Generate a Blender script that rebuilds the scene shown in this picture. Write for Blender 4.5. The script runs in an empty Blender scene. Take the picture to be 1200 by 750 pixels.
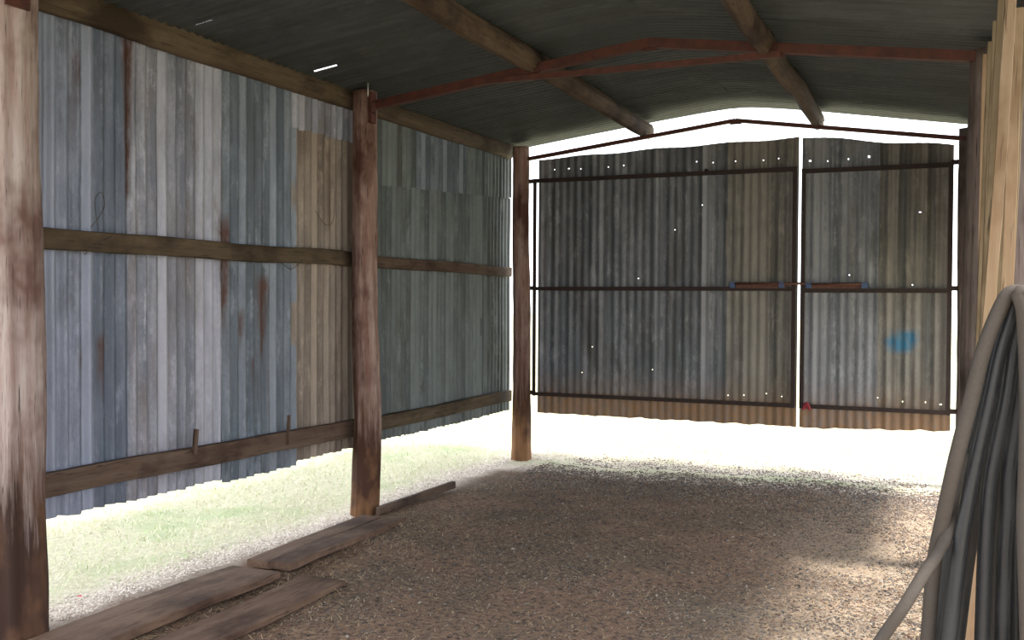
import bpy, math
import numpy as np
from mathutils import Vector, Matrix, noise
sc = bpy.context.scene
C = sc.collection
rng = np.random.RandomState(7)
PI = math.pi

# ------------------------------------------------------------ camera, sky, sun, exposure
YAW, PITCH, ROLL = .4167, -.0206, .0054
fw = Vector((-math.sin(YAW)*math.cos(PITCH), math.cos(YAW)*math.cos(PITCH), math.sin(PITCH)))
rt = Vector((math.cos(YAW), math.sin(YAW), 0))
up = rt.cross(fw)
r2 = math.cos(ROLL)*rt + math.sin(ROLL)*up
u2 = -math.sin(ROLL)*rt + math.cos(ROLL)*up
cd = bpy.data.cameras.new('camera')
cd.sensor_width = 36; cd.lens = 1180/1200*36; cd.clip_start = .05; cd.clip_end = 300
cam = bpy.data.objects.new('camera', cd); C.objects.link(cam)
m = Matrix((r2, u2, -fw)).transposed().to_4x4(); m.translation = (0, 0, 1.55)
cam.matrix_world = m
sc.camera = cam

w = bpy.data.worlds.new('hazy_sky'); sc.world = w; w.use_nodes = True
bg = w.node_tree.nodes['Background']
bg.inputs[0].default_value = (.90, .95, 1.0, 1); bg.inputs[1].default_value = 1.9

sd = bpy.data.lights.new('sun', 'SUN'); sd.energy = 4.6; sd.angle = math.radians(9); sd.color = (1, .95, .86)
so = bpy.data.objects.new('sun', sd); C.objects.link(so)
sun_from = Vector((.43, -.06, 1)).normalized()
so.rotation_euler = sun_from.to_track_quat('Z', 'Y').to_euler(); so.location = (6, 2, 12)

sc.view_settings.view_transform = 'Standard'; sc.view_settings.look = 'None'
sc.view_settings.gamma = 1; sc.view_settings.use_curve_mapping = False
sc.view_settings.exposure = .85

# ------------------------------------------------------------ materials
def newmat(name):
    mt = bpy.data.materials.new(name); mt.use_nodes = True
    nt = mt.node_tree
    return mt, nt, nt.nodes['Principled BSDF']
def nd(nt, typ, **kw):
    n = nt.nodes.new(typ)
    for k, v in kw.items(): setattr(n, k, v)
    return n
def ramp(nt, src, a, b, ca=(0, 0, 0, 1), cb=(1, 1, 1, 1)):
    r = nd(nt, 'ShaderNodeValToRGB'); e = r.color_ramp.elements
    e[0].position = a; e[1].position = b; e[0].color = ca; e[1].color = cb
    nt.links.new(src, r.inputs[0]); return r.outputs[0]
def noi(nt, vec, scale, detail=4, rough=.6, vs=None, off=None):
    mp = nd(nt, 'ShaderNodeMapping')
    if vs: mp.inputs['Scale'].default_value = vs
    if off is not None: mp.inputs['Location'].default_value = off
    nt.links.new(vec, mp.inputs[0])
    n = nd(nt, 'ShaderNodeTexNoise'); n.inputs['Scale'].default_value = scale
    n.inputs['Detail'].default_value = detail; n.inputs['Roughness'].default_value = rough
    nt.links.new(mp.outputs[0], n.inputs['Vector']); return n.outputs[0]
def mix(nt, f, a, b, mode='MIX'):
    n = nd(nt, 'ShaderNodeMix', data_type='RGBA', blend_type=mode)
    for s, v in ((n.inputs[0], f), (n.inputs[6], a), (n.inputs[7], b)):
        if hasattr(v, 'is_linked') or isinstance(v, bpy.types.NodeSocket): nt.links.new(v, s)
        elif isinstance(v, (int, float)): s.default_value = v
        else: s.default_value = (*v, 1) if len(v) == 3 else v
    return n.outputs[2]
def mth(nt, op, a, b=0.0, clamp=False):
    n = nd(nt, 'ShaderNodeMath', operation=op); n.use_clamp = clamp
    for s, v in ((n.inputs[0], a), (n.inputs[1], b)):
        if isinstance(v, bpy.types.NodeSocket): nt.links.new(v, s)
        else: s.default_value = v
    return n.outputs[0]
def bump(nt, bs, h, strength, dist=.01):
    b = nd(nt, 'ShaderNodeBump'); b.inputs['Strength'].default_value = strength; b.inputs['Distance'].default_value = dist
    nt.links.new(h, b.inputs['Height']); nt.links.new(b.outputs[0], bs.inputs['Normal'])

def galv(name, base, pale, dirt, axis='Z', pale_amt=.5, metal=.25, rustcol=(.062, .023, .015)):
    mt, nt, bs = newmat(name)
    g = nd(nt, 'ShaderNodeNewGeometry').outputs['Position']
    st = {'Z': (1, 1, .05), 'X': (.06, 1, 1)}[axis]
    n1 = noi(nt, g, 13, 5, .65, st)
    n2 = noi(nt, g, 5, 4, .6, tuple(max(s, .25) for s in st), (3, 1, 2))
    n5 = noi(nt, g, 30, 4, .7, st, (7, 7, 7)); n6 = noi(nt, g, 7, 6, .75, (1, 1, .5), (2, 8, 1))
    n3 = noi(nt, g, 60, 3, .6, (1, 1, .6))
    c = mix(nt, ramp(nt, n1, .42, .42 + .25/ (pale_amt+.05) * .5), base, pale)
    c = mix(nt, ramp(nt, n2, .50, .72), c, dirt)
    c = mix(nt, mth(nt, 'MULTIPLY', ramp(nt, n5, .52, .66), .6), c, tuple(x*.45 for x in base))
    c = mix(nt, mth(nt, 'MULTIPLY', ramp(nt, mth(nt, 'MULTIPLY', mth(nt, 'ADD', n5, n6), .5), .53, .60), .7), c, tuple(x*1.25 for x in pale))
    c = mix(nt, mth(nt, 'MULTIPLY', ramp(nt, n3, .35, .75), .35), c, tuple(x*.55 for x in base))
    rg = nd(nt, 'ShaderNodeAttribute', attribute_name='ridge').outputs['Fac']
    rm = mth(nt, 'ADD', mth(nt, 'MULTIPLY', rg, .6), mth(nt, 'MULTIPLY', n6, .7))
    c = mix(nt, mth(nt, 'MULTIPLY', ramp(nt, rm, .56, .95), (.75 if axis == 'Z' else .15)), c, tuple(x*1.2 for x in pale))
    c = mix(nt, mth(nt, 'MULTIPLY', ramp(nt, rm, .30, .60, (1, 1, 1, 1), (0, 0, 0, 1)), (.6 if axis == 'Z' else .12)), c, tuple(x*.62 for x in base))
    at = nd(nt, 'ShaderNodeAttribute', attribute_name='rust').outputs['Fac']
    nr = noi(nt, g, 28, 5, .7, (1, 1, .3))
    f = mth(nt, 'MULTIPLY', at, mth(nt, 'ADD', mth(nt, 'MULTIPLY', nr, 2.6), -.35), True)
    c = mix(nt, f, c, rustcol)
    a2 = nd(nt, 'ShaderNodeAttribute', attribute_name='paint').outputs['Fac']
    f2 = mth(nt, 'MULTIPLY', a2, mth(nt, 'ADD', mth(nt, 'MULTIPLY', nr, 2.2), -.2), True)
    c = mix(nt, f2, c, (.02, .13, .23))
    nt.links.new(c, bs.inputs['Base Color'])
    bs.inputs['Metallic'].default_value = metal; bs.inputs['Roughness'].default_value = .55
    bump(nt, bs, n3, .25, .004)
    return mt
def wood(name, dark, mid, light, rough=.8, damp=None, fine=1.0, bumps=.6):
    mt, nt, bs = newmat(name)
    tc = nd(nt, 'ShaderNodeTexCoord').outputs['Object']
    oi = nd(nt, 'ShaderNodeObjectInfo').outputs['Random']
    ad = nd(nt, 'ShaderNodeVectorMath', operation='ADD'); cb = nd(nt, 'ShaderNodeCombineXYZ')
    nt.links.new(mth(nt, 'MULTIPLY', oi, 17.0), cb.inputs[1]); nt.links.new(mth(nt, 'MULTIPLY', oi, 9.0), cb.inputs[0])
    nt.links.new(tc, ad.inputs[0]); nt.links.new(cb.outputs[0], ad.inputs[1]); v = ad.outputs[0]
    n1 = noi(nt, v, 22*fine, 6, .7, (.07, 1, 1))
    n2 = noi(nt, v, 3.2, 4, .65, (.55, 1, 1), (5, 5, 5))
    n3 = noi(nt, v, 90*fine, 3, .6, (.05, 1, 1))
    c = mix(nt, ramp(nt, n1, .36, .66), mid, light)
    c = mix(nt, ramp(nt, n2, .46, .66), c, dark)
    c = mix(nt, ramp(nt, n3, .60, .72), c, tuple(x*.35 for x in dark))
    if damp:
        # stained band climbing up from the ground (real height, Z)
        g = nd(nt, 'ShaderNodeNewGeometry').outputs['Position']
        sx = nd(nt, 'ShaderNodeSeparateXYZ'); nt.links.new(g, sx.inputs[0])
        hn = mth(nt, 'ADD', sx.outputs[2], mth(nt, 'MULTIPLY', mth(nt, 'ADD', n1, -.5), 1.3))
        f = ramp(nt, hn, .50, .95, (1, 1, 1, 1), (0, 0, 0, 1))
        c = mix(nt, f, c, mix(nt, ramp(nt, n2, .42, .6), damp[0], damp[1]))
    nt.links.new(c, bs.inputs['Base Color']); bs.inputs['Roughness'].default_value = rough
    bs.inputs['Specular IOR Level'].default_value = .25
    bump(nt, bs, mth(nt, 'ADD', n1, n3), bumps, .006)
    return mt
def plain(name, col, rough=.6, metal=0., var=.4, scale=30):
    mt, nt, bs = newmat(name)
    tc = nd(nt, 'ShaderNodeTexCoord').outputs['Object']
    n = noi(nt, tc, scale, 5, .65)
    c = mix(nt, ramp(nt, n, .35, .7), col, tuple(x*(1-var) for x in col))
    nt.links.new(c, bs.inputs['Base Color']); bs.inputs['Roughness'].default_value = rough; bs.inputs['Metallic'].default_value = metal
    bump(nt, bs, n, .3, .003)
    return mt
M = {}
M['blue'] = galv('zinc_blue_grey', (0.105, 0.127, 0.177), (0.246, 0.261, 0.338), (0.093, 0.089, 0.110))
M['lilac'] = galv('zinc_lilac_oxide', (0.155, 0.162, 0.205), (0.328, 0.324, 0.381), (0.183, 0.149, 0.144), pale_amt=.8)
M['grey'] = galv('zinc_plain_grey', (0.090, 0.110, 0.141), (0.196, 0.216, 0.259), (0.071, 0.072, 0.080))
M['tan'] = galv('zinc_tan_stained', (0.171, 0.130, 0.106), (0.265, 0.211, 0.174), (0.117, 0.079, 0.062), pale_amt=.8)
M['green'] = galv('zinc_green_grey', (0.073, 0.084, 0.088), (0.145, 0.163, 0.166), (0.063, 0.057, 0.046), pale_amt=.6)
M['door'] = galv('zinc_door_dark', (0.103, 0.113, 0.128), (0.254, 0.255, 0.272), (0.090, 0.080, 0.070), pale_amt=.45, rustcol=(0.261, 0.141, 0.068))
M['doorw'] = galv('zinc_door_warm', (0.097, 0.094, 0.087), (0.218, 0.196, 0.171), (0.090, 0.073, 0.051), pale_amt=.6, rustcol=(0.264, 0.141, 0.068))
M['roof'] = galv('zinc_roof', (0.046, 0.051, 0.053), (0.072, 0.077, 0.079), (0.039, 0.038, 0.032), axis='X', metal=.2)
M['post'] = wood('post_wood', (0.080, 0.034, 0.024), (0.192, 0.100, 0.078), (0.336, 0.240, 0.208), damp=((0.060, 0.026, 0.016), (0.192, 0.096, 0.044)))
M['postpale'] = wood('post_wood_weathered', (0.123, 0.068, 0.057), (0.261, 0.176, 0.155), (0.384, 0.320, 0.302), damp=((0.038, 0.018, 0.013), (0.108, 0.052, 0.029)))
M['postdark'] = wood('post_wood_dark', (0.048, 0.032, 0.028), (0.104, 0.076, 0.068), (0.160, 0.124, 0.112))
M['rail'] = wood('rail_wood', (0.029, 0.017, 0.009), (0.066, 0.045, 0.027), (0.115, 0.082, 0.053))
M['railbrown'] = wood('rail_wood_brown', (0.034, 0.017, 0.011), (0.084, 0.050, 0.034), (0.134, 0.090, 0.067))
M['purlin'] = wood('purlin_wood', (0.018, 0.008, 0.005), (0.055, 0.032, 0.020), (0.109, 0.074, 0.049))
M['plank'] = wood('plank_wood', (0.067, 0.037, 0.026), (0.140, 0.082, 0.055), (0.207, 0.131, 0.091), rough=.9)
M['pine'] = wood('pine_timber', (0.167, 0.102, 0.056), (0.232, 0.149, 0.088), (0.288, 0.204, 0.134), fine=.7, bumps=.25)
M['pinedull'] = wood('pine_timber_dull', (0.088, 0.058, 0.031), (0.146, 0.102, 0.058), (0.185, 0.137, 0.084), fine=.7, bumps=.3)
M['redsteel'] = plain('red_oxide_steel', (0.100, 0.028, 0.018), .6, .2, .55, 14)
M['darksteel'] = plain('rusty_dark_steel', (.035, .018, .014), .65, .3, .5, 30)
M['bolt'] = plain('rusty_bolt_steel', (.13, .05, .03), .6, .3, .5, 30)
M['bluepaint'] = plain('blue_painted_steel', (.05, .09, .20), .55, 0, .4, 60)
M['redtape'] = plain('red_tape', (.35, .03, .05), .6, 0, .3)
M['wire'] = plain('wire_steel', (.08, .07, .06), .5, .6, .3)
M['nail'] = plain('nail_steel', (.62, .60, .55), .45, .6, .2)
M['plastic'] = plain('torn_plastic', (.60, .58, .54), .6, 0, .25, 20)
M['leaf'] = plain('red_leaf', (.55, .05, .08), .6, 0, .3)

def pipe_mat(name, dusty, black, amt):
    mt, nt, bs = newmat(name)
    g = nd(nt, 'ShaderNodeNewGeometry').outputs['Position']
    oi = nd(nt, 'ShaderNodeObjectInfo').outputs['Random']
    ad = nd(nt, 'ShaderNodeVectorMath', operation='ADD'); cb = nd(nt, 'ShaderNodeCombineXYZ')
    nt.links.new(mth(nt, 'MULTIPLY', oi, 11.0), cb.inputs[2]); nt.links.new(g, ad.inputs[0]); nt.links.new(cb.outputs[0], ad.inputs[1])
    n = noi(nt, ad.outputs[0], 9, 6, .7, (1, 1, .35)); n2 = noi(nt, g, 80, 3, .6)
    f = ramp(nt, n, amt-.1, amt+.12)
    c = mix(nt, f, dusty, black); c = mix(nt, mth(nt, 'MULTIPLY', ramp(nt, n2, .4, .7), .4), c, tuple(x*.6 for x in dusty))
    nt.links.new(c, bs.inputs['Base Color'])
    nt.links.new(ramp(nt, f, 0, 1, (.85, .85, .85, 1), (.42, .42, .42, 1)), bs.inputs['Roughness'])
    return mt
M['pipe'] = pipe_mat('dusty_poly_pipe', (0.063, 0.053, 0.048), (0.023, 0.023, 0.026), .52)
M['pipeblack'] = pipe_mat('black_poly_pipe', (0.046, 0.044, 0.044), (0.014, 0.014, 0.018), .40)
M['pipebrown'] = pipe_mat('brown_poly_pipe', (0.072, 0.057, 0.048), (0.042, 0.036, 0.033), .62)

def ground_mat():
    mt, nt, bs = newmat('dirt_and_dry_grass')
    g = nd(nt, 'ShaderNodeNewGeometry').outputs['Position']
    sx = nd(nt, 'ShaderNodeSeparateXYZ'); nt.links.new(g, sx.inputs[0]); X, Y = sx.outputs[0], sx.outputs[1]
    n1 = noi(nt, g, 1.1, 5, .6); n2 = noi(nt, g, 34, 5, .7, None, (4, 2, 0)); n3 = noi(nt, g, 110, 3, .6); n4 = noi(nt, g, .9, 4, .6, None, (9, 9, 0))
    # earth floor
    c = mix(nt, ramp(nt, n1, .42, .60), (.32, .20, .142), (.205, .150, .110))
    c = mix(nt, ramp(nt, n2, .47, .62), c, (.085, .068, .058))
    c = mix(nt, ramp(nt, n3, .60, .72), c, (.42, .33, .25))
    # sandy strip along the open side, made paler and wider to boost its sunlight
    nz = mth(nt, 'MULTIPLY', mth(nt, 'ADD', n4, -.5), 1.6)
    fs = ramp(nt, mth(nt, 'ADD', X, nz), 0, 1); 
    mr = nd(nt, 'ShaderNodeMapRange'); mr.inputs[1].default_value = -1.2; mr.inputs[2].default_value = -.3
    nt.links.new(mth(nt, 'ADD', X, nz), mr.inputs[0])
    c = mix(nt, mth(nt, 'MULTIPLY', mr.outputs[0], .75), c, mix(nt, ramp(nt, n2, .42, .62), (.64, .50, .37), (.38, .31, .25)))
    # outside
    gr = mix(nt, ramp(nt, n2, .38, .62), (.68, .64, .48), (.50, .47, .33))
    gr = mix(nt, ramp(nt, n1, .50, .68), gr, (.42, .48, .28))
    gv = mix(nt, ramp(nt, n2, .40, .60), (.78, .68, .60), (.60, .51, .44))
    out = mth(nt, 'MAXIMUM', mth(nt, 'SUBTRACT', -3.86, X), mth(nt, 'MAXIMUM', mth(nt, 'SUBTRACT', Y, 8.45), mth(nt, 'SUBTRACT', X, .55)))
    nz2 = mth(nt, 'ADD', mth(nt, 'MULTIPLY', mth(nt, 'ADD', n4, -.5), .5), mth(nt, 'MULTIPLY', mth(nt, 'ADD', n2, -.5), .5))
    o2 = mth(nt, 'ADD', out, nz2)
    m1 = nd(nt, 'ShaderNodeMapRange'); m1.inputs[1].default_value = -.08; m1.inputs[2].default_value = .12; nt.links.new(o2, m1.inputs[0])
    m2 = nd(nt, 'ShaderNodeMapRange'); m2.inputs[1].default_value = .12; m2.inputs[2].default_value = .45; nt.links.new(o2, m2.inputs[0])
    c = mix(nt, m1.outputs[0], c, mix(nt, m2.outputs[0], gv, gr))
    nt.links.new(c, bs.inputs['Base Color']); bs.inputs['Roughness'].default_value = .95; bs.inputs['Specular IOR Level'].default_value = .1
    bump(nt, bs, mth(nt, 'ADD', n2, n3), .9, .02)
    return mt
M['ground'] = ground_mat()
def island(name, cols, rough=.9):
    mt, nt, bs = newmat(name)
    r = nd(nt, 'ShaderNodeNewGeometry').outputs['Random Per Island']
    cr = nd(nt, 'ShaderNodeValToRGB'); nt.links.new(r, cr.inputs[0]); cr.color_ramp.interpolation = 'CONSTANT'
    e = cr.color_ramp.elements
    while len(e) < len(cols): e.new(.5)
    for i, c in enumerate(cols): e[i].position = i/len(cols); e[i].color = (*c, 1)
    nt.links.new(cr.outputs[0], bs.inputs['Base Color']); bs.inputs['Roughness'].default_value = rough
    bs.inputs['Specular IOR Level'].default_value = .2
    return mt
M['gravel'] = island('gravel_stones', [(.12, .12, .12), (.20, .165, .14), (.07, .065, .065), (.25, .18, .135), (.16, .10, .075), (.36, .31, .26), (.19, .13, .10)])
M['gravelpale'] = island('pale_stones', [(.78, .68, .60), (.66, .57, .50), (.82, .75, .68), (.46, .39, .34)])
M['straw'] = island('straw_bits', [(.50, .37, .23), (.34, .23, .14), (.62, .48, .32), (.24, .16, .10)])
M['grass'] = island('dry_and_green_grass', [(.72, .67, .48), (.62, .58, .38), (.48, .56, .30), (.78, .73, .56), (.50, .58, .30)])

# ------------------------------------------------------------ helpers
def tag(o, label=None, cat=None, group=None, kind=None):
    for k, v in (('label', label), ('category', cat), ('group', group), ('kind', kind)):
        if v: o[k] = v
    return o
def mesh(name, verts, faces, mat, parent=None, loc=None, smooth=False, mw=None, attrs=None):
    me = bpy.data.meshes.new(name); me.from_pydata([tuple(v) for v in verts], [], [tuple(f) for f in faces])
    me.materials.append(mat)
    if smooth: me.polygons.foreach_set('use_smooth', [True]*len(me.polygons))
    if attrs:
        for k, v in attrs.items():
            a = me.attributes.new(k, 'FLOAT', 'POINT'); a.data.foreach_set('value', np.asarray(v, dtype=np.float32))
    o = bpy.data.objects.new(name, me); C.objects.link(o)
    if mw is not None: o.matrix_world = mw
    elif loc is not None: o.location = loc
    if parent is not None:
        o.parent = parent
        pm = parent.matrix_basis
        o.matrix_basis = pm.inverted() @ o.matrix_basis
    return o
def fastmesh(name, v, f, mat, parent=None):
    me = bpy.data.meshes.new(name); v = np.asarray(v, np.float32); f = np.asarray(f, np.int32)
    me.vertices.add(len(v)); me.vertices.foreach_set('co', v.ravel())
    k = f.shape[1]; me.loops.add(f.size); me.loops.foreach_set('vertex_index', f.ravel())
    me.polygons.add(len(f)); me.polygons.foreach_set('loop_start', np.arange(0, f.size, k, dtype=np.int32))
    me.polygons.foreach_set('loop_total', np.full(len(f), k, np.int32))
    me.update(); me.validate(); me.materials.append(mat)
    o = bpy.data.objects.new(name, me); C.objects.link(o)
    if parent is not None: o.parent = parent
    return o
def empty(name, loc=(0, 0, 0)):
    o = bpy.data.objects.new(name, None); C.objects.link(o); o.location = loc; o.empty_display_size = .1; return o
def frame(p0, p1, roll=0, upv=(0, 0, 1)):
    p0, p1 = Vector(p0), Vector(p1); x = (p1-p0).normalized(); uv = Vector(upv)
    if abs(x.dot(uv)) > .95: uv = Vector((0, 1, 0))
    y = uv.cross(x).normalized(); z = x.cross(y)
    mm = Matrix((x, y, z)).transposed().to_4x4() @ Matrix.Rotation(roll, 4, 'X'); mm.translation = p0
    return mm, (p1-p0).length
def beam(name, p0, p1, w_, h_, mat, parent=None, roll=0, wob=.0, n=12, bev=.12, upv=(0, 0, 1)):
    """sawn timber: local X along the grain, w along Y, h along Z, worn edges"""
    mm, L = frame(p0, p1, roll, upv); s = Vector((rng.rand()*50, rng.rand()*50, 0)); b = bev*min(w_, h_)
    prof = [(-w_/2+b, -h_/2), (w_/2-b, -h_/2), (w_/2, -h_/2+b), (w_/2, h_/2-b), (w_/2-b, h_/2), (-w_/2+b, h_/2), (-w_/2, h_/2-b), (-w_/2, -h_/2+b)]
    V = []; F = []
    for i in range(n+1):
        x = L*i/n; k = 1
        ox = noise.noise(Vector((x*1.1, 0, 0))+s)*wob; oz = noise.noise(Vector((x*1.1, 7, 0))+s)*wob
        for j, (py, pz) in enumerate(prof):
            d = noise.noise(Vector((x*4, j*2.3, 3))+s)*wob*.6
            V.append((x, py*(1+d/max(w_, .01))+ox, pz*(1+d/max(h_, .01))+oz))
    for i in range(n):
        for j in range(8):
            a = i*8+j; c = i*8+(j+1) % 8; F.append((a, c, c+8, a+8))
    F.append(tuple(range(7, -1, -1))); F.append(tuple(range(n*8, n*8+8)))
    return mesh(name, V, F, mat, parent, mw=mm)
def log(name, p0, p1, r0, r1, mat, parent=None, wob=.02, groove=.08, n=40, seg=36, flat=1.0, flare=0):
    mm, L = frame(p0, p1); s = Vector((rng.rand()*50, rng.rand()*50, 0)); V = []; F = []
    for i in range(n+1):
        t = i/n; x = L*t; R0 = r0+(r1-r0)*t + flare*math.exp(-t*9)
        ox = (noise.noise(Vector((x*.9, 0, 0))+s)-noise.noise(s))*wob; oz = noise.noise(Vector((x*.9, 9, 0))+s)*wob
        for j in range(seg):
            a = 2*PI*j/seg; ca, sa = math.cos(a), math.sin(a)
            g = noise.noise(Vector((x*.35, ca*2.8, sa*2.8))+s)*.10 + noise.noise(Vector((x*.6, ca*9, sa*9))+s)*groove + noise.noise(Vector((x*5, ca*2, sa*2))+s)*.05
            cr = max(0, abs(math.sin(a*1.5+s.x))-.965)/.035
            R = R0*(1+g-cr*.10)
            V.append((x, ca*R*flat+ox, sa*R+oz))
    for i in range(n):
        for j in range(seg):
            a = i*seg+j; c = i*seg+(j+1) % seg; F.append((a, c, c+seg, a+seg))
    F.append(tuple(range(seg-1, -1, -1))); F.append(tuple(range(n*seg, n*seg+seg)))
    return mesh(name, V, F, mat, parent, mw=mm, smooth=True)
def tube(name, pts, r, mat, parent=None, seg=12, sub=6, origin=None):
    P = [Vector(p) for p in pts]; Q = []
    for i in range(len(P)-1):
        a, b, c, d = P[max(i-1, 0)], P[i], P[i+1], P[min(i+2, len(P)-1)]
        for k in range(sub):
            t = k/sub; Q.append(.5*((2*b)+(c-a)*t+(2*a-5*b+4*c-d)*t*t+(3*b-a-3*c+d)*t**3))
    Q.append(P[-1]); o0 = Vector(origin) if origin else Q[-1].copy(); V = []; F = []
    tan = (Q[1]-Q[0]).normalized(); nrm = tan.orthogonal().normalized()
    for i, q in enumerate(Q):
        t2 = (Q[min(i+1, len(Q)-1)]-Q[max(i-1, 0)]).normalized()
        nrm = (nrm - t2*nrm.dot(t2)).normalized(); bn = t2.cross(nrm)
        for j in range(seg):
            a = 2*PI*j/seg; V.append(q-o0+nrm*math.cos(a)*r+bn*math.sin(a)*r)
    n = len(Q)
    for i in range(n-1):
        for j in range(seg):
            a = i*seg+j; c = i*seg+(j+1) % seg; F.append((a, c, c+seg, a+seg))
    F.append(tuple(range(seg-1, -1, -1))); F.append(tuple(range((n-1)*seg, n*seg)))
    return mesh(name, V, F, mat, parent, loc=o0, smooth=True)
def angle(name, p0, p1, s, t, mat, parent=None, roll=0, upv=(0, 0, 1)):
    """rolled steel angle bar"""
    mm, L = frame(p0, p1, roll, upv)
    pr = [(0, 0), (s, 0), (s, t), (t, t), (t, s), (0, s)]; pr = [(a-s/2, b-s/2) for a, b in pr]
    V = [(x, a, b) for x in (0, L) for a, b in pr]
    F = [(j, (j+1) % 6, (j+1) % 6+6, j+6) for j in range(6)] + [(5, 4, 3, 2, 1, 0)[::1], (6, 7, 8, 9, 10, 11)]
    return mesh(name, V, F, mat, parent, mw=mm)
def box(name, c, s, mat, parent=None, rz=0):
    x, y, z = (k/2 for k in s); b = min(x, y, z)*.25
    V = []; F = []
    for sz in (-1, 1):
        for (fx, fy) in ((-x+b, -y), (x-b, -y), (x, -y+b), (x, y-b), (x-b, y), (-x+b, y), (-x, y-b), (-x, -y+b)): V.append((fx, fy, sz*z))
    F = [(j, (j+1) % 8, (j+1) % 8+8, j+8) for j in range(8)] + [tuple(range(7, -1, -1)), tuple(range(8, 16))]
    mw = Matrix.Rotation(rz, 4, 'Z'); mw.translation = c
    return mesh(name, V, F, mat, parent, mw=mw)

PITCHW = .076
def corr(name, parent, mat, u0, u1, pos, vlo, vhi, nrm, rows=36, amp=.0145, holes=(), rust=None, paint=None, offs=0., dent=.006, seed=0):
    """corrugated sheet: u runs across the ridges, v along them; pos(u, v) -> point, nrm = offset direction"""
    nu = max(8, int(round((u1-u0)/PITCHW*8))); us = np.linspace(u0, u1, nu+1)
    ts = list(np.linspace(0, 1, rows+1))
    for hu, hv, hs in holes:
        lo, hi = vlo(hu), vhi(hu)
        for q in (hv-hs, hv+hs): ts.append((q-lo)/(hi-lo))
    ts = sorted(ts); V = []; R = []; Pn = []; Rg = []
    rr = np.random.RandomState(seed+500).rand(4000)
    
    nrm = Vector(nrm); sd_ = Vector((seed*3.1, seed*1.7, 0))
    jag = [noise.noise(Vector((u*9, seed, 5)))*.012 for u in us]
    o0 = Vector(pos((u0+u1)/2, vlo((u0+u1)/2)))
    for t in ts:
        for iu, u in enumerate(us):
            lo, hi = vlo(u)+jag[iu]*(1-t), vhi(u); v = lo+(hi-lo)*t
            d = offs + amp*math.sin(2*PI*u/PITCHW) + noise.noise(Vector((u*1.5, v*1.2, seed)))*dent
            d += noise.noise(Vector((u*4, v*3, seed+9)))*dent*.4
            V.append(Vector(pos(u, v))+nrm*d-o0); Rg.append(rr[int(math.floor(u/PITCHW+.25)) % 4000])
            R.append(rust(u, v) if rust else 0); Pn.append(paint(u, v) if paint else 0)
    F = []; n1 = nu+1
    for i in range(len(ts)-1):
        for j in range(nu):
            uc = (us[j]+us[j+1])/2; tc = (ts[i]+ts[i+1])/2
            vc = vlo(uc)+(vhi(uc)-vlo(uc))*tc; skip = False
            for hu, hv, hs in holes:
                if abs(uc-hu) < (max(hs, .0052) if hs < .03 else .0052) and abs(vc-hv) < hs*1.02: skip = True
            if not skip: a = i*n1+j; F.append((a, a+1, a+1+n1, a+n1))
    return mesh(name, V, F, mat, parent, loc=o0, smooth=True, attrs={'rust': R, 'paint': Pn, 'ridge': Rg})

# ------------------------------------------------------------ ground
def H(x, y):
    h = .018*np.sin(x*1.7+.4)*np.sin(y*1.3) + .010*np.sin(x*5.1+y*2.2) + .006*np.sin(x*11+1)*np.sin(y*13)
    side = np.clip((x+.9)/1.0, 0, 1)*.02
    far = np.clip((np.maximum(np.abs(x), np.abs(y-5))-12)/20, 0, 1)*.3
    return h + side + far - .018
def grid(name, xs, ys, mat, hole=None, parent=None):
    X, Y = np.meshgrid(xs, ys); Z = H(X, Y)
    if hole is not None: Z = Z - .02*((X > hole[0]-.15) & (X < hole[1]+.15) & (Y > hole[2]-.15) & (Y < hole[3]+.15))
    if hole is None: Z = Z + rng.randn(*Z.shape)*.0018
    v = np.stack([X, Y, Z], -1).reshape(-1, 3); n = len(xs); f = []
    i, j = np.meshgrid(np.arange(len(ys)-1), np.arange(n-1), indexing='ij'); a = (i*n+j).ravel()
    f = np.stack([a, a+1, a+1+n, a+n], 1)
    if hole:
        cx = (xs[j.ravel()]+xs[j.ravel()+1])/2; cy = (ys[i.ravel()]+ys[i.ravel()+1])/2
        keep = ~((cx > hole[0]) & (cx < hole[1]) & (cy > hole[2]) & (cy < hole[3])); f = f[keep]
    o = fastmesh(name, v, f, mat, parent); o.data.polygons.foreach_set('use_smooth', [True]*len(o.data.polygons)); return o
x0, x1, y0, y1 = -3.90, .60, .0, 9.0
floor = grid('floor', np.linspace(x0, x1, 151), np.linspace(y0, y1, 301), M['ground'])
tag(floor, 'bare brown earth floor strewn with gravel and straw', kind='structure')
xs = np.concatenate([np.linspace(-60, -14, 24)[:-1], np.linspace(-14, x0, 100)[:-1], np.linspace(x0, x1, 51)[:-1], np.linspace(x1, 6, 40)[:-1], np.linspace(6, 60, 24)])
ys = np.concatenate([np.linspace(-50, -3, 20)[:-1], np.linspace(-3, y0, 20)[:-1], np.linspace(y0, y1, 101)[:-1], np.linspace(y1, 22, 110)[:-1], np.linspace(22, 80, 24)])
ground = grid('ground', xs, ys, M['ground'], hole=(x0+.18, x1-.18, y0+.18, y1-.18))
tag(ground, 'sunlit pale ground of dry grass and gravel outside the shed', kind='structure')

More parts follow.
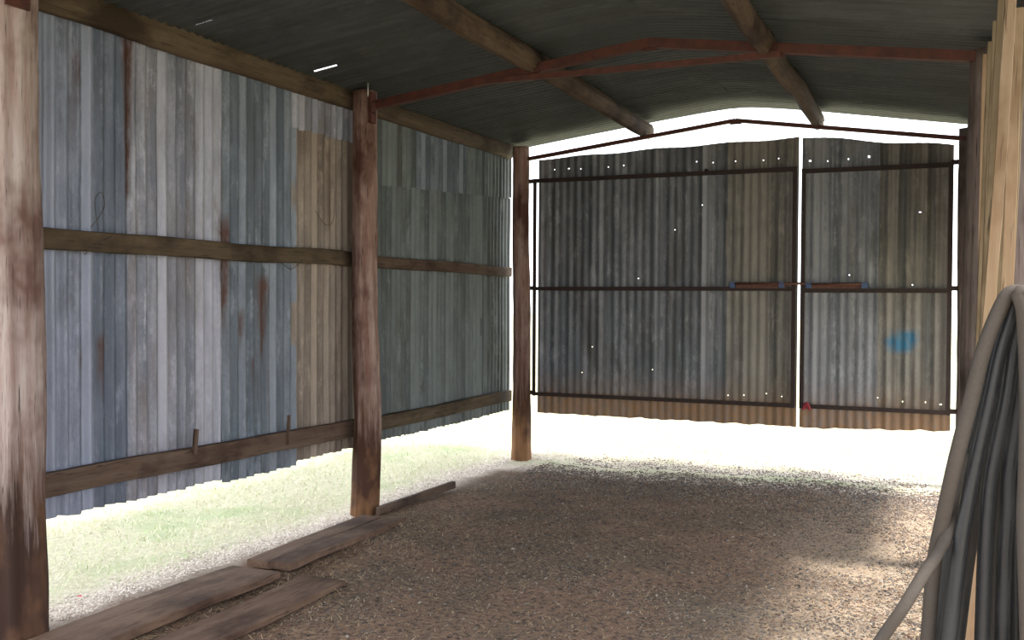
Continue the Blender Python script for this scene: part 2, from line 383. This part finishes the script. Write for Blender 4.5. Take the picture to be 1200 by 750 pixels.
def stones(name, xy, size, mat, parent):
    n = len(xy); oct_ = np.array([(1, 0, 0), (0, 1, 0), (-1, 0, 0), (0, -1, 0), (0, 0, 1), (0, 0, -1)], float)
    of = np.array([(0, 1, 4), (1, 2, 4), (2, 3, 4), (3, 0, 4), (1, 0, 5), (2, 1, 5), (3, 2, 5), (0, 3, 5)])
    a = rng.rand(n)*2*PI; s = size*(.6+rng.rand(n, 1)*.9)
    v = oct_[None]*(1+.35*(rng.rand(n, 6, 1)-.5))*s[:, :, None]*np.stack([.7+.6*rng.rand(n), .7+.6*rng.rand(n), .45+.3*rng.rand(n)], 1)[:, None]
    ca, sa = np.cos(a)[:, None], np.sin(a)[:, None]
    vx = v[..., 0]*ca-v[..., 1]*sa; vy = v[..., 0]*sa+v[..., 1]*ca
    v = np.stack([vx+xy[:, :1], vy+xy[:, 1:], v[..., 2]+(H(xy[:, 0], xy[:, 1])[:, None])+s*.12], -1)
    f = (of[None]+np.arange(n)[:, None, None]*6).reshape(-1, 3)
    return tag(fastmesh(name, v.reshape(-1, 3), f, mat, parent), kind='stuff')
def blades(name, xy, ln, wd, lean, mat, parent, hgt=0.004):
    n = len(xy); a = rng.rand(n)*2*PI; l = ln*(.5+rng.rand(n)); dx, dy = np.cos(a), np.sin(a)
    th = lean[0]+(lean[1]-lean[0])*rng.rand(n); z0 = H(xy[:, 0], xy[:, 1])+hgt*rng.rand(n)
    base = np.stack([xy[:, 0], xy[:, 1], z0], 1)
    side = np.stack([-dy, dx, 0*a], 1)*wd/2
    mid = base+np.stack([dx*l*.5*np.cos(th), dy*l*.5*np.cos(th), l*.5*np.sin(th)+.003], 1)
    b2 = a+(rng.rand(n)-.5)*1.2
    tip = mid+np.stack([np.cos(b2)*l*.5, np.sin(b2)*l*.5, l*.5*np.sin(th)*.5], 1)
    tip[:, 2] = np.maximum(tip[:, 2], z0+.002)
    v = np.stack([base-side, base+side, mid+side*.8, mid-side*.8, tip], 1).reshape(-1, 3); k = np.arange(n)[:, None]*5
    f = np.concatenate([k+np.array([[0, 1, 2]]), k+np.array([[0, 2, 3]]), k+np.array([[3, 2, 4]])])
    return tag(fastmesh(name, v, f, mat, parent), kind='stuff')
def U(n, a, b, c, d): return np.stack([a+(b-a)*rng.rand(n), c+(d-c)*rng.rand(n)], 1)
g1 = U(60000, -3.75, .4, 3.0, 8.9)
dens = .25+.75*(np.sin(g1[:, 0]*2.1+g1[:, 1]*1.3)*np.sin(g1[:, 0]*.9-g1[:, 1]*1.7+1) > -.1)*(g1[:, 1] > 4)+.5*(g1[:, 0] > -1)
g1 = g1[rng.rand(len(g1)) < dens]
stones('gravel', g1, .0045, M['gravel'], floor)
gb = np.stack([-3.6+4*rng.rand(9000), 8.05+.33*rng.randn(9000)], 1); gb = gb[gb[:, 1] < 8.95]
stones('gravel', gb, .0065, M['gravel'], floor)
gr2 = np.stack([.1-np.abs(.55*rng.randn(14000)), 3.6+5.0*rng.rand(14000)], 1); gr2 = gr2[np.sin(gr2[:, 0]*5+gr2[:, 1]*3.1)+np.sin(gr2[:, 1]*2.3-gr2[:, 0]*3) > -.3]
stones('gravel', gr2, .007, M['gravel'], floor)
gf = np.stack([-3.6+3.7*rng.rand(9000), 8.55+.28*rng.randn(9000)], 1); gf = gf[gf[:, 1] < 8.97]
stones('gravel', gf, .008, M['gravel'], floor)
gf = np.stack([-3.4+3.2*rng.rand(2500), 9.02+.30*np.abs(rng.randn(2500))], 1)
stones('gravel', gf, .008, M['gravel'], ground)
stones('gravel', U(1400, -3.7, .4, 3.2, 8.8), .009, M['gravel'], floor)
blades('straw', U(22000, -3.7, .3, 2.8, 8.2), .036, .0034, (0, .12), M['straw'], floor)
blades('straw', np.stack([-3.35+.25*rng.randn(2500), 3.2+3.2*rng.rand(2500)], 1), .05, .003, (0, .5), M['straw'], floor)
e1 = np.concatenate([np.stack([-4.02+.10*rng.randn(9000), 3+7*rng.rand(9000)], 1), np.stack([-4+4.5*rng.rand(9000), 9.25+.25*rng.randn(9000)], 1)])
e1 = e1[(e1[:, 0] < -3.92) | (e1[:, 1] > 9.02)]
stones('gravel', e1, .007, M['gravelpale'], ground)
gl = U(70000, -9.5, -4.05, 2.5, 16); gl = gl[rng.rand(len(gl)) < np.clip((-gl[:, 0]-3.95)/.4, .15, 1)]
blades('grass', gl, .045, .004, (.1, 1.0), M['grass'], ground)
gl = U(45000, -6, 2.5, 9.4, 17); gl = gl[rng.rand(len(gl)) < np.clip((gl[:, 1]-9.2)/1.5, .1, 1)]
blades('grass', gl, .045, .005, (.1, .9), M['grass'], ground)

# ------------------------------------------------------------ wall_left
WX = -4.128
KW = 4.128/4.045      # wall plane sits just behind the posts
def seg_rust(spots):
    def f(u, v):
        r = 0
        for (uc, hw, lo, hi, st) in spots:
            if lo < v < hi:
                tt = (v-lo)/(hi-lo); wdt = hw*(.45+.55*tt)
                k = 1-abs(u-uc)/wdt
                if k > 0: r = max(r, min(1, k*2.0)*st*min(1, (v-lo)/.15)*min(1, (hi-v)/.04+.3))
        return r
    return f
lpos = lambda u, v: (WX, u*KW, 1.55+(v-1.55)*KW)
def lw(x, y, z): return (x-.083, y*KW, 1.55+(z-1.55)*KW)
wl = empty('wall_left', (WX, 6.2, 0)); tag(wl, 'left wall of weathered corrugated iron sheets nailed to timber rails', kind='structure')
spots = [(4.075, .055, 1.98, 2.99, 1.0), (4.11, .02, 1.0, 1.8, .35), (4.84, .065, 1.32, 2.02, 1.0), (4.83, .02, 2.0, 2.9, .25), (5.21, .065, 1.10, 1.68, 1.0),
         (3.72, .03, 2.2, 2.85, .25), (5.27, .02, .6, 1.1, .5), (3.90, .045, 1.0, 1.35, .8), (3.76, .04, 1.1, 1.3, .6), (5.0, .04, 1.2, 1.5, .7), (5.12, .03, .9, 1.2, .6), (3.74, .035, 2.5, 2.75, .6), (5.95, .03, 1.9, 2.6, .5), (5.9, .03, 2.3, 2.8, .35), (6.9, .03, 2.3, 3.0, .25), (4.6, .05, 1.9, 2.6, .25), (4.3, .3, .44, .75, .3), (5.6, .5, .44, .7, .3)]
rf = seg_rust(spots)
zt = lambda u: 3.0
sheets = [(3.36, 4.09, 'blue', .462), (4.07, 4.86, 'lilac', .455), (4.84, 5.56, 'grey', .43), (5.52, 6.30, 'tan', .455), (6.28, 7.02, 'green', .462), (7.0, 7.74, 'grey', .452), (7.72, 8.44, 'green', .45), (8.42, 9.08, 'blue', .455)]
for i, (a, b, k, zb) in enumerate(sheets):
    top = zt
    if k == 'tan': top = lambda u: 2.76
    if a > 6.2: top = lambda u: 2.46 + .03*(u-6.3)
    ms = M[k] if a < 6.2 else M['green']
    corr('corrugated_sheet', wl, ms, a, b, lpos, lambda u, zb=zb: zb, top, (1, 0, 0), offs=-.003*(i % 2), rust=rf, seed=i+1)
corr('corrugated_sheet', wl, M['lilac'], 5.52, 6.30, lpos, lambda u: 2.68, zt, (1, 0, 0), rows=8, offs=.004, rust=rf, seed=21)
for i, (a, b) in enumerate(((6.28, 7.2), (7.18, 8.1), (8.08, 9.06))):
    corr('corrugated_sheet', wl, M['green' if i != 1 else 'grey'], a, b, lpos, lambda u: 2.40+.05*(u-6.3), zt, (1, 0, 0), rows=12, offs=.004+.002*i, rust=rf, seed=30+i)
beam('rail', lw(-4.0, 3.30, 1.828), lw(-4.0, 6.24, 1.832), .05, .105, M['rail'], wl, wob=.012, n=26)
beam('rail', lw(-4.0, 6.22, 1.822), lw(-4.0, 8.99, 1.822), .05, .09, M['railbrown'], wl, wob=.01, n=20)
beam('rail', lw(-4.0, 3.30, .645), lw(-4.0, 6.24, .612), .055, .12, M['railbrown'], wl, wob=.015, n=26)
beam('rail', lw(-4.0, 6.22, .60), lw(-4.0, 8.99, .608), .05, .11, M['rail'], wl, wob=.012, n=20)
log('top_plate', lw(-4.02, 2.9, 3.0), lw(-4.02, 8.98, 2.985), .084, .076, M['rail'], wl, wob=.03, groove=.05, n=50, flat=.75)
beam('wooden_peg', lw(-3.965, 4.50, .655), lw(-3.955, 4.505, .80), .03, .016, M['railbrown'], wl, n=3)
beam('wooden_peg', lw(-3.965, 5.37, .60), lw(-3.955, 5.375, .79), .02, .014, M['railbrown'], wl, n=3)
# loose tie wire on the middle rail
for pts in ([(-3.97, 3.72, 1.76), (-3.95, 3.75, 1.80), (-3.93, 3.80, 1.83), (-3.95, 3.86, 1.85), (-3.97, 3.90, 1.86)],
            [(-3.97, 3.76, 1.90), (-3.95, 3.80, 1.96), (-3.96, 3.84, 2.02), (-3.97, 3.83, 2.08), (-3.98, 3.80, 2.05), (-3.97, 3.79, 1.98), (-3.96, 3.80, 1.89)],
            [(-3.97, 5.25, 1.80), (-3.94, 5.30, 1.76), (-3.95, 5.40, 1.74), (-3.94, 5.5, 1.80)],
            [(-3.98, 5.70, 2.14), (-3.96, 5.80, 2.05), (-3.97, 5.9, 2.10), (-3.97, 5.92, 2.3)]):
    tube('tie_wire', [lw(*p) for p in pts], .0022, M['wire'], wl, seg=5, sub=5)

# ------------------------------------------------------------ roof
XL, XR, XC = -4.32, .52, -1.85
def rz(x): return 3.345-(.118*abs(x-XC) if x < XC else .150*abs(x-XC)) - .004*abs(x-XC)**2 + .0
roof = empty('ceiling', (XC, 5, 3.34)); tag(roof, 'low gabled roof of corrugated iron sheets on timber purlins', kind='structure')
def rpos(side):
    def f(u, v):
        ease = 1/(1+((v-XC)/.22)**2)*.014
        return (v, u, rz(v)-ease)
    return f
yy = .6; i = 0
while yy < 9.3:
    e = min(yy+.775, 9.38)
    hl = []
    for hy, hx, hh in ((4.50, -3.90, .06), (5.67, -3.88, .09)):
        if yy < hy < e: hl.append((hy, hx, hh))
    for s, (a, b) in enumerate(((XL, XC+.05), (XC-.05, XR))):
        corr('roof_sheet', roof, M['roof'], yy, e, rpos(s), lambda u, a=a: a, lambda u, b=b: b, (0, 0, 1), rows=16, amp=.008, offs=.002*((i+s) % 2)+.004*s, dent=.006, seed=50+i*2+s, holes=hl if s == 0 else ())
    yy += .762; i += 1
def purlin(x, z, dx=-.02, name='purlin', r=.076):
    return log(name, (x, .7, z), (x+dx, 9.2, z-.01), r*1.1, r, M['purlin'], roof, wob=.03, groove=.10, n=70, flat=.72)
purlin(-2.53, 3.15, -.13); purlin(-1.03, 3.135, -.10)

# ------------------------------------------------------------ steel trusses
def truss(y, dz, s, label, zc, zl, zr, xl, xr, tie):
    t = empty('roof_truss', ((xl+xr)/2, y, zl+dz)); tag(t, label, 'roof truss', None)
    xc = XC+.02
    angle('rafter_bar', (xl, y, zl+dz), (xc, y, zc+dz), s, .008, M['redsteel'], t)
    angle('rafter_bar', (xc, y, zc+dz), (xr, y, zr+dz), s, .008, M['redsteel'], t)
    box('gusset', (xc, y+.01, zc+dz-.012), (.10, .012, s*1.2), M['redsteel'], t)
    if tie:
        zt_ = 3.045+dz
        angle('tie_bar', (-2.95, y-.03, zt_-.008), (-1.0, y-.03, zt_-.004), s*.62, .007, M['redsteel'], t)
        box('gusset', (-2.66, y-.012, zt_+.02), (.16, .012, .07), M['redsteel'], t)
        box('gusset', (-1.05, y-.012, zt_+.01), (.15, .012, .06), M['redsteel'], t)
    return t
truss(3.3, 0, .06, 'rusty red steel roof truss nearest the camera, on the first pair of posts', 3.20, 2.94, 2.93, -3.85, .2, True)
t2 = truss(6.28, 0, .058, 'rusty red steel roof truss with a tie bar, on the middle pair of posts', 3.195, 2.945, 2.93, -3.88, .09, True)
truss(9.02, -.035, .034, 'thin rusty steel truss bar above the corrugated doors', 3.185, 2.945, 2.91, -3.84, .06, False)

# ------------------------------------------------------------ posts
def post(p0, p1, r0, r1, mat, label, plate=None, **k):
    e = empty('timber_post', p0); tag(e, label, 'post')
    log('trunk', (p0[0], p0[1], H(p0[0], p0[1])-.06), p1, r0, r1, mat, e, **k)
    if plate:
        box('steel_plate', plate[0], plate[1], M['redsteel'], e)
        for dz in (-.04, .04): tube('bolt', [(plate[0][0]+.003, plate[0][1]-.02, plate[0][2]+dz), (plate[0][0]+plate[1][0]/2+.012, plate[0][1]-.02, plate[0][2]+dz)], .009, M['darksteel'], e, seg=6, sub=1)
    return e
P1 = post((-3.905, 3.275, 0), (-3.925, 3.26, 3.02), .126, .117, M['postpale'], 'thick weathered timber post at the left edge, nearest on the left', ((-3.81, 3.20, 2.935), (.012, .13, .22)), wob=.02, n=60, seg=48)
P2 = post((-3.93, 6.26, 0), (-3.96, 6.28, 3.05), .100, .085, M['post'], 'reddish round timber post midway along the left wall', ((-3.865, 6.235, 2.92), (.03, .06, .22)), wob=.03, n=60, seg=40, groove=.10)
tube('nail', [(-3.87, 6.18, 2.99), (-3.865, 6.175, 3.09)], .006, M['nail'], P2, seg=6, sub=1)
P3 = post((-3.895, 9.04, 0), (-3.92, 9.03, 3.03), .088, .080, M['post'], 'brown timber post in the far left corner beside the double doors', None, wob=.02, n=60, seg=36, groove=.08, flare=.015)
post((.105, 6.30, 0), (.125, 6.32, 2.97), .095, .09, M['postdark'], 'dark brown rough post behind the leaning timber on the right', None, wob=.02, groove=.12, n=50)
post((.085, 9.10, 0), (.075, 9.10, 2.97), .088, .082, M['postdark'], 'dark post in the far right corner beside the right hand door', None, wob=.02, n=50)
P6 = post((.33, 3.42, 0), (.30, 3.40, 2.93), .10, .092, M['postdark'], 'dark post at the right edge behind the hanging pipes', None, wob=.01, groove=.12, n=50)
tube('hanging_bar', [(.195, 2.78, 1.515), (.20, 3.30, 1.515)], .017, M['darksteel'], P6, seg=10, sub=2)
for z in (2.25, 1.95, 1.75, 2.08):
    tube('nail', [(.25, 3.27, z), (.185, 3.24, z+.012)], .0035, M['nail'], P6, seg=5, sub=1)

# ------------------------------------------------------------ wall_right
wr = empty('wall_right', (.27, 7.7, 0)); tag(wr, 'right wall of corrugated iron above an open gap, seen edge on', kind='structure')
for i, a in enumerate((6.25, 7.0, 7.75, 8.5)):
    corr('corrugated_sheet', wr, M['green' if i % 2 else 'tan'], a, min(a+.77, 9.22), lambda u, v: (.325, u, v), lambda u: 1.72, lambda u: 2.93, (1, 0, 0), rows=20, offs=.003*(i % 2), seed=80+i)
beam('rail', (.285, 6.2, 1.83), (.285, 9.2, 1.83), .05, .10, M['rail'], wr, wob=.01)
log('top_plate', (.30, 3.55, 2.92), (.30, 9.15, 2.92), .07, .065, M['postdark'], wr, wob=.01, n=40, flat=.7)

# ------------------------------------------------------------ doors
def door(name, xa, xb, seams, ztop, zbot, rails, mats, holes, label, paint=None, seed=100):
    d = empty(name, (xa, 9.12, .44)); tag(d, label, kind='structure')
    bz = rails[2]
    def rustband(u, v): return min(1, max(0, (bz+.01-v)/.02))*.75
    def rb(u, v): return max(rustband(u, v), .35*max(0, 1-(v-bz)/.25) if v > bz else 0)
    for i in range(len(seams)-1):
        a, b = seams[i], seams[i+1]+.015
        if i == len(seams)-2: b = seams[i+1]
        hs = [h for h in holes if a < h[0] < b]
        corr('corrugated_sheet', d, mats[i], a, b, lambda u, v: (u, 9.135, v), zbot, ztop, (0, 1, 0), rows=42, amp=.005, offs=.003*(i % 2), rust=rb, paint=paint, holes=hs, seed=seed+i, dent=.005)
    for k, z in enumerate(rails):
        z0, z1 = z if isinstance(z, tuple) else (z, z)
        angle('frame_rail', (xa, 9.10, z0), (xb, 9.10, z1), .036, .006, M['darksteel'], d)
    for x in (xa+.018, xb-.018):
        angle('frame_stile', (x, 9.095, rails[2]-.02), (x, 9.095, rails[0]+.02), .036, .006, M['darksteel'], d)
    return d
rnd = np.random.RandomState(3)
hl = []
for x in (-3.6, -3.45, -3.33, -3.05, -2.9, -2.2, -2.05, -1.85, -1.60, -1.47): hl.append((x, 2.80+rnd.rand()*.02, .0045))
for x, z in ((-2.15, 2.42), (-2.75, 1.75), (-2.4, 2.2), (-1.55, .72), (-1.75, .70), (-1.42, .70), (-1.9, .69), (-3.3, .85), (-3.2, 1.1), (-2.6, .9)): hl.append((x, z, .0045))
hr = [(-1.20, 2.775, .007), (-1.05, 2.765, .006), (-.88, 2.775, .0065), (-.71, 2.785, .009), (-.86, 1.775, .006), (-.35, 1.69, .005), (-.62, .72, .005), (-.42, .70, .006), (-.24, .70, .007), (-.12, .69, .006), (-.3, 2.3, .004)]
d1 = door('door_1', -3.80, -1.300, [-3.765, -3.16, -2.585, -1.93, -1.292], lambda x: 2.925+.028*(x+3.76) - .006*abs(x+2.5) + .006*math.sin(x*9), lambda x: .437,
          (2.705, 1.655, .628), [M['door']]*3+[M['doorw']], hl, 'left hand door of dark corrugated iron on a steel frame')
tube('padlock_knob', [(-2.1, 9.07, 2.725), (-2.1, 9.09, 2.725)], .016, M['darksteel'], d1, seg=8, sub=1)
def blue_spot(u, v):
    k = 1-math.hypot((u+.44)/.155, (v-1.20)/.095); k2 = 1-math.hypot((u+.37)/.09, (v-1.24)/.07)
    return min(1, max(0, k, k2)*2.2)
d2 = door('door_2', -1.262, -.045, [-1.266, -.64, -.045], lambda x: 2.985-.115*(x+1.25)-.01*math.sin(x*8), lambda x: .432+.03*(x+1.24),
          ((2.695, 2.668), 1.64, (.612, .640)) if False else (2.682, 1.64, .628), [M['door'], M['doorw']], hr, 'right hand door of corrugated iron with a sprayed blue paint spot', paint=blue_spot, seed=120)
# sliding bolts
def rod(d, x0_, x1_, z):
    tube('bolt_rod', [(x0_, 9.05, z), (x1_, 9.05, z)], .011, M['bolt'], d, seg=8, sub=1)
rod(d1, -1.84, -1.20, 1.700)
box('bolt_plate', (-1.60, 9.073, 1.682), (.44, .012, .045), M['bolt'], d1)
for x in (-1.85, -1.42): box('blue_clamp', (x, 9.06, 1.69), (.05, .04, .055), M['bluepaint'], d1)
rod(d2, -1.19, -.74, 1.695)
box('bolt_plate', (-.97, 9.073, 1.675), (.44, .012, .035), M['bolt'], d2)
for x in (-1.19, -.73): box('blue_clamp', (x, 9.06, 1.685), (.055, .04, .05), M['bluepaint'], d2)
tube('red_tape', [(-1.225, 9.07, .60), (-1.20, 9.06, .64), (-1.17, 9.07, .60), (-1.19, 9.05, .66), (-1.22, 9.07, .63)], .012, M['redtape'], d2, seg=7, sub=4)
for z in (2.70, .64, 1.66):
    box('hinge', (-3.825, 9.075, z), (.07, .012, .04), M['darksteel'], d1)
    box('hinge', (-.005, 9.09, z), (.12, .012, .04), M['darksteel'], d2)

# ------------------------------------------------------------ planks on the ground
def plank(c4, th, label, z=.0, split=False, mat='plank'):
    """c4: four ground corners; a long weathered board lying flat"""
    A, B, Cc, D = [Vector((*p, 0)) for p in c4]   # A-B far long edge, D-C near long edge
    p0 = (A+D)/2; p1 = (B+Cc)/2; wd = ((A-D).length+(B-Cc).length)/2
    hz = max(H(p0.x, p0.y), H(p1.x, p1.y), H((p0.x+p1.x)/2, (p0.y+p1.y)/2))
    o = beam('plank', (p0.x, p0.y, hz+th/2+z), (p1.x, p1.y, hz+th/2+z), wd, th, M[mat], None, wob=.012, n=24)
    return tag(o, label, 'plank', 'planks lying along the left wall')
plank([(-3.76, 2.95), (-3.76, 4.66), (-3.44, 4.50), (-3.44, 2.95)], .045, 'brown plank lying against the left edge post, end nearest the wall')
plank([(-3.29, 2.95), (-3.29, 4.68), (-3.03, 4.55), (-3.03, 2.95)], .030, 'brown plank lying furthest out on the floor, half sunk in earth')
plank([(-3.765, 4.72), (-3.80, 5.98), (-3.64, 6.03), (-3.60, 4.70)], .045, 'narrow board leading up to the foot of the middle post, wall side')
plank([(-3.585, 4.70), (-3.625, 6.03), (-3.47, 6.06), (-3.43, 4.66)], .040, 'narrow board beside another near the middle post, floor side')
plank([(-3.80, 6.18), (-3.79, 7.36), (-3.755, 7.36), (-3.765, 6.18)], .06, 'thin edge board running on past the middle post', mat='railbrown')

# ------------------------------------------------------------ leaning timber
def lean(y, xt, zt_, xa, za, w_, th, mat, label, yt=.12, roll=0):
    s = (xt-xa)/(2.72-za); xb = xa-s*za
    yb = y-.05
    p0 = (xb, yb, H(xb, yb)+.003); p1 = (xb+s*zt_, y+yt, zt_)
    o = beam('leaning_timber', p0, p1, w_, th, M[mat], None, roll=roll, wob=.006, n=16, bev=.06, upv=(0, 1, 0))
    return tag(o, label, 'timber', 'timber leaning in the right corner')
lean(4.4, .176, 2.955, .121, 1.613, .042, .028, 'pine', 'widest pale pine board leaning upright at the right')
lean(4.62, .213, 2.78, .190, 1.614, .046, .03, 'pine', 'pale pine board leaning right of the widest one')
lean(4.72, .150, 2.86, .112, 1.70, .026, .05, 'pinedull', 'thin olive coloured batten leaning left of the widest board')
lean(4.9, .140, 2.80, .112, 1.75, .030, .05, 'pinedull', 'tall thin batten leaning second from the widest board')
lean(5.2, .128, 2.78, .106, 1.90, .030, .045, 'pinedull', 'thin dull batten leaning in front of the dark rough post')
lean(5.45, .108, 2.78, .098, 1.75, .022, .04, 'pine', 'slimmest pale batten leaning furthest back by the dark post')

lean(4.95, .222, 2.86, .182, 1.62, .085, .03, 'pinedull', 'dull board added behind the gap between the two palest boards to close it')  # added filler board, widened to shut out the bright slot between the pine boards
lean(5.6, .268, 2.80, .264, 1.62, .15, .04, 'postdark', 'dark board added behind all the paler timber to block the bright background')  # added dark board, hides the bright outdoors behind the leaning timber
# ------------------------------------------------------------ hanging pipes
PIPES = [
 [(0.132, 2.920, 1.576), (0.101, 2.920, 1.532), (0.062, 2.920, 1.417), (0.035, 2.920, 1.288), (0.000, 2.920, 1.127), (-0.026, 2.960, 0.980), (-0.050, 3.000, 0.830), (-0.064, 3.010, 0.615)],
 [(0.145, 3.100, 1.564), (0.120, 3.100, 1.512), (0.090, 3.100, 1.409), (0.057, 3.100, 1.272), (0.020, 3.100, 1.078), (0.002, 3.100, 0.956), (-0.014, 3.100, 0.833), (-0.042, 3.100, 0.585)],
 [(0.142, 2.960, 1.559), (0.125, 2.960, 1.502), (0.102, 2.960, 1.416), (0.079, 2.960, 1.286), (0.045, 2.960, 1.101), (0.027, 2.960, 0.985), (0.012, 2.960, 0.868), (-0.010, 2.960, 0.633)],
 [(0.155, 3.140, 1.555), (0.144, 3.140, 1.492), (0.125, 3.140, 1.408), (0.106, 3.140, 1.271), (0.076, 3.140, 1.076), (0.058, 3.140, 0.953), (0.037, 3.140, 0.829), (0.012, 3.140, 0.581)],
 [(0.151, 3.000, 1.554), (0.143, 3.000, 1.495), (0.134, 3.000, 1.415), (0.120, 3.000, 1.284), (0.089, 3.000, 1.098), (0.080, 3.000, 0.982), (0.076, 3.000, 0.866), (0.072, 3.000, 0.632)],
 [(0.164, 3.180, 1.555), (0.160, 3.180, 1.492), (0.153, 3.180, 1.407), (0.140, 3.180, 1.269), (0.116, 3.180, 1.073), (0.109, 3.180, 0.950), (0.104, 3.180, 0.827), (0.103, 3.180, 0.581)],
 [(0.161, 3.040, 1.559), (0.162, 3.040, 1.495), (0.159, 3.040, 1.414), (0.152, 3.040, 1.282), (0.132, 3.040, 1.095), (0.130, 3.040, 0.979), (0.125, 3.040, 0.862), (0.122, 3.040, 0.627)],
 [(0.179, 3.220, 1.545), (0.180, 3.220, 1.491), (0.179, 3.220, 1.406), (0.174, 3.220, 1.267), (0.164, 3.220, 1.070), (0.159, 3.220, 0.947), (0.159, 3.220, 0.824), (0.164, 3.220, 0.578)],
 [(0.146, 2.880, 1.575), (0.155, 2.880, 1.527), (0.162, 2.880, 1.421), (0.166, 2.880, 1.297), (0.166, 2.880, 1.122), (0.164, 2.880, 1.013), (0.167, 2.880, 0.903), (0.176, 2.880, 0.684)]]
PL = ['outermost brown pipe on the left of the hanging bundle', 'black pipe just inside the outermost brown one', 'brown grey pipe third from the left of the bundle',
      'dark pipe with a muddy lower end, fourth from the left', 'glossy dark pipe right of the gap in the bundle', 'dusty grey pipe near the middle right of the bundle',
      'third pipe right of the gap in the hanging bundle', 'black pipe second from the right edge of the bundle', 'brown pipe at the right edge, in front of the bundle']
PM = ['pipebrown', 'pipeblack', 'pipeblack', 'pipe', 'pipeblack', 'pipe', 'pipeblack', 'pipeblack', 'pipebrown']
RP = .0198
for pts, lb, pm in zip(PIPES, PL, PM):
    y = pts[0][1]; a, b = Vector(pts[-2]), Vector(pts[-1])
    s = (b.x-a.x)/(b.z-a.z); zg = H(b.x, y)+RP*.6
    ye = b.y; end = [(b.x+s*(.35-b.z), ye, .35), (b.x+s*.8*(zg-b.z), ye-.01, zg)]
    over = [(.30, y, .9), (.262, y, 1.35), (.243, y, 1.50), (.22, y, 1.548), (.195, y, 1.515+.017+RP+.004)]
    if pts[0][0] < .17: body = pts
    else: body = pts[1:]
    gx = .33; first = [(gx+.02, y, H(gx+.02, y)+RP*.6)]
    o = tube('poly_pipe', first+over+body+end, RP, M[pm], None, seg=14, sub=5)
    tag(o, lb, 'pipe', 'poly pipes hanging over a bar at the right')
kick = [(.040, 3.03, 1.13), (.018, 3.02, 1.01), (-.010, 2.98, .935), (-.040, 2.93, .875), (-.075, 2.87, .825), (-.120, 2.83, .745), (-.181, 2.83, .64), (-.30, 2.83, .42), (-.50, 2.83, H(-.5, 2.83)+.012)]
tag(tube('poly_pipe', kick, .0165, M['pipebrown'], None, seg=14, sub=5), 'single pipe kicking out to the lower left of the bundle', 'pipe', 'poly pipes hanging over a bar at the right')

# torn plastic strip caught on the nails of the near right post
V = []; F = []
for i in range(17):
    z = 2.30-.40*i/16; wd = .022+.010*noise.noise(Vector((i*.9, 0, 0)))
    V += [(.198-wd*.5+.006*math.sin(i*1.1), 3.215+.006*math.sin(i), z), (.198+wd, 3.205+.01*math.cos(i*.8), z+.006*math.sin(i*2.1))]
for i in range(16): F.append((2*i, 2*i+1, 2*i+3, 2*i+2))
o = mesh('plastic_strip', V, F, M['plastic'], smooth=True)
md = o.modifiers.new('s', 'SOLIDIFY'); md.thickness = .002
tag(o, 'torn pale plastic strip snagged on the post at the right edge', 'plastic strip')
# fallen red leaf on the grass
V = [(0, 0, .004), (.028, .012, .012), (.05, 0, .006), (.028, -.014, .014), (.024, 0, .004)]
o = mesh('red_leaf', V, [(0, 4, 1), (1, 4, 2), (2, 4, 3), (3, 4, 0)], M['leaf'], loc=(-4.13, 3.80, H(-4.13, 3.80)+.02))
tag(o, 'small red fallen leaf on the dry grass outside', 'leaf')
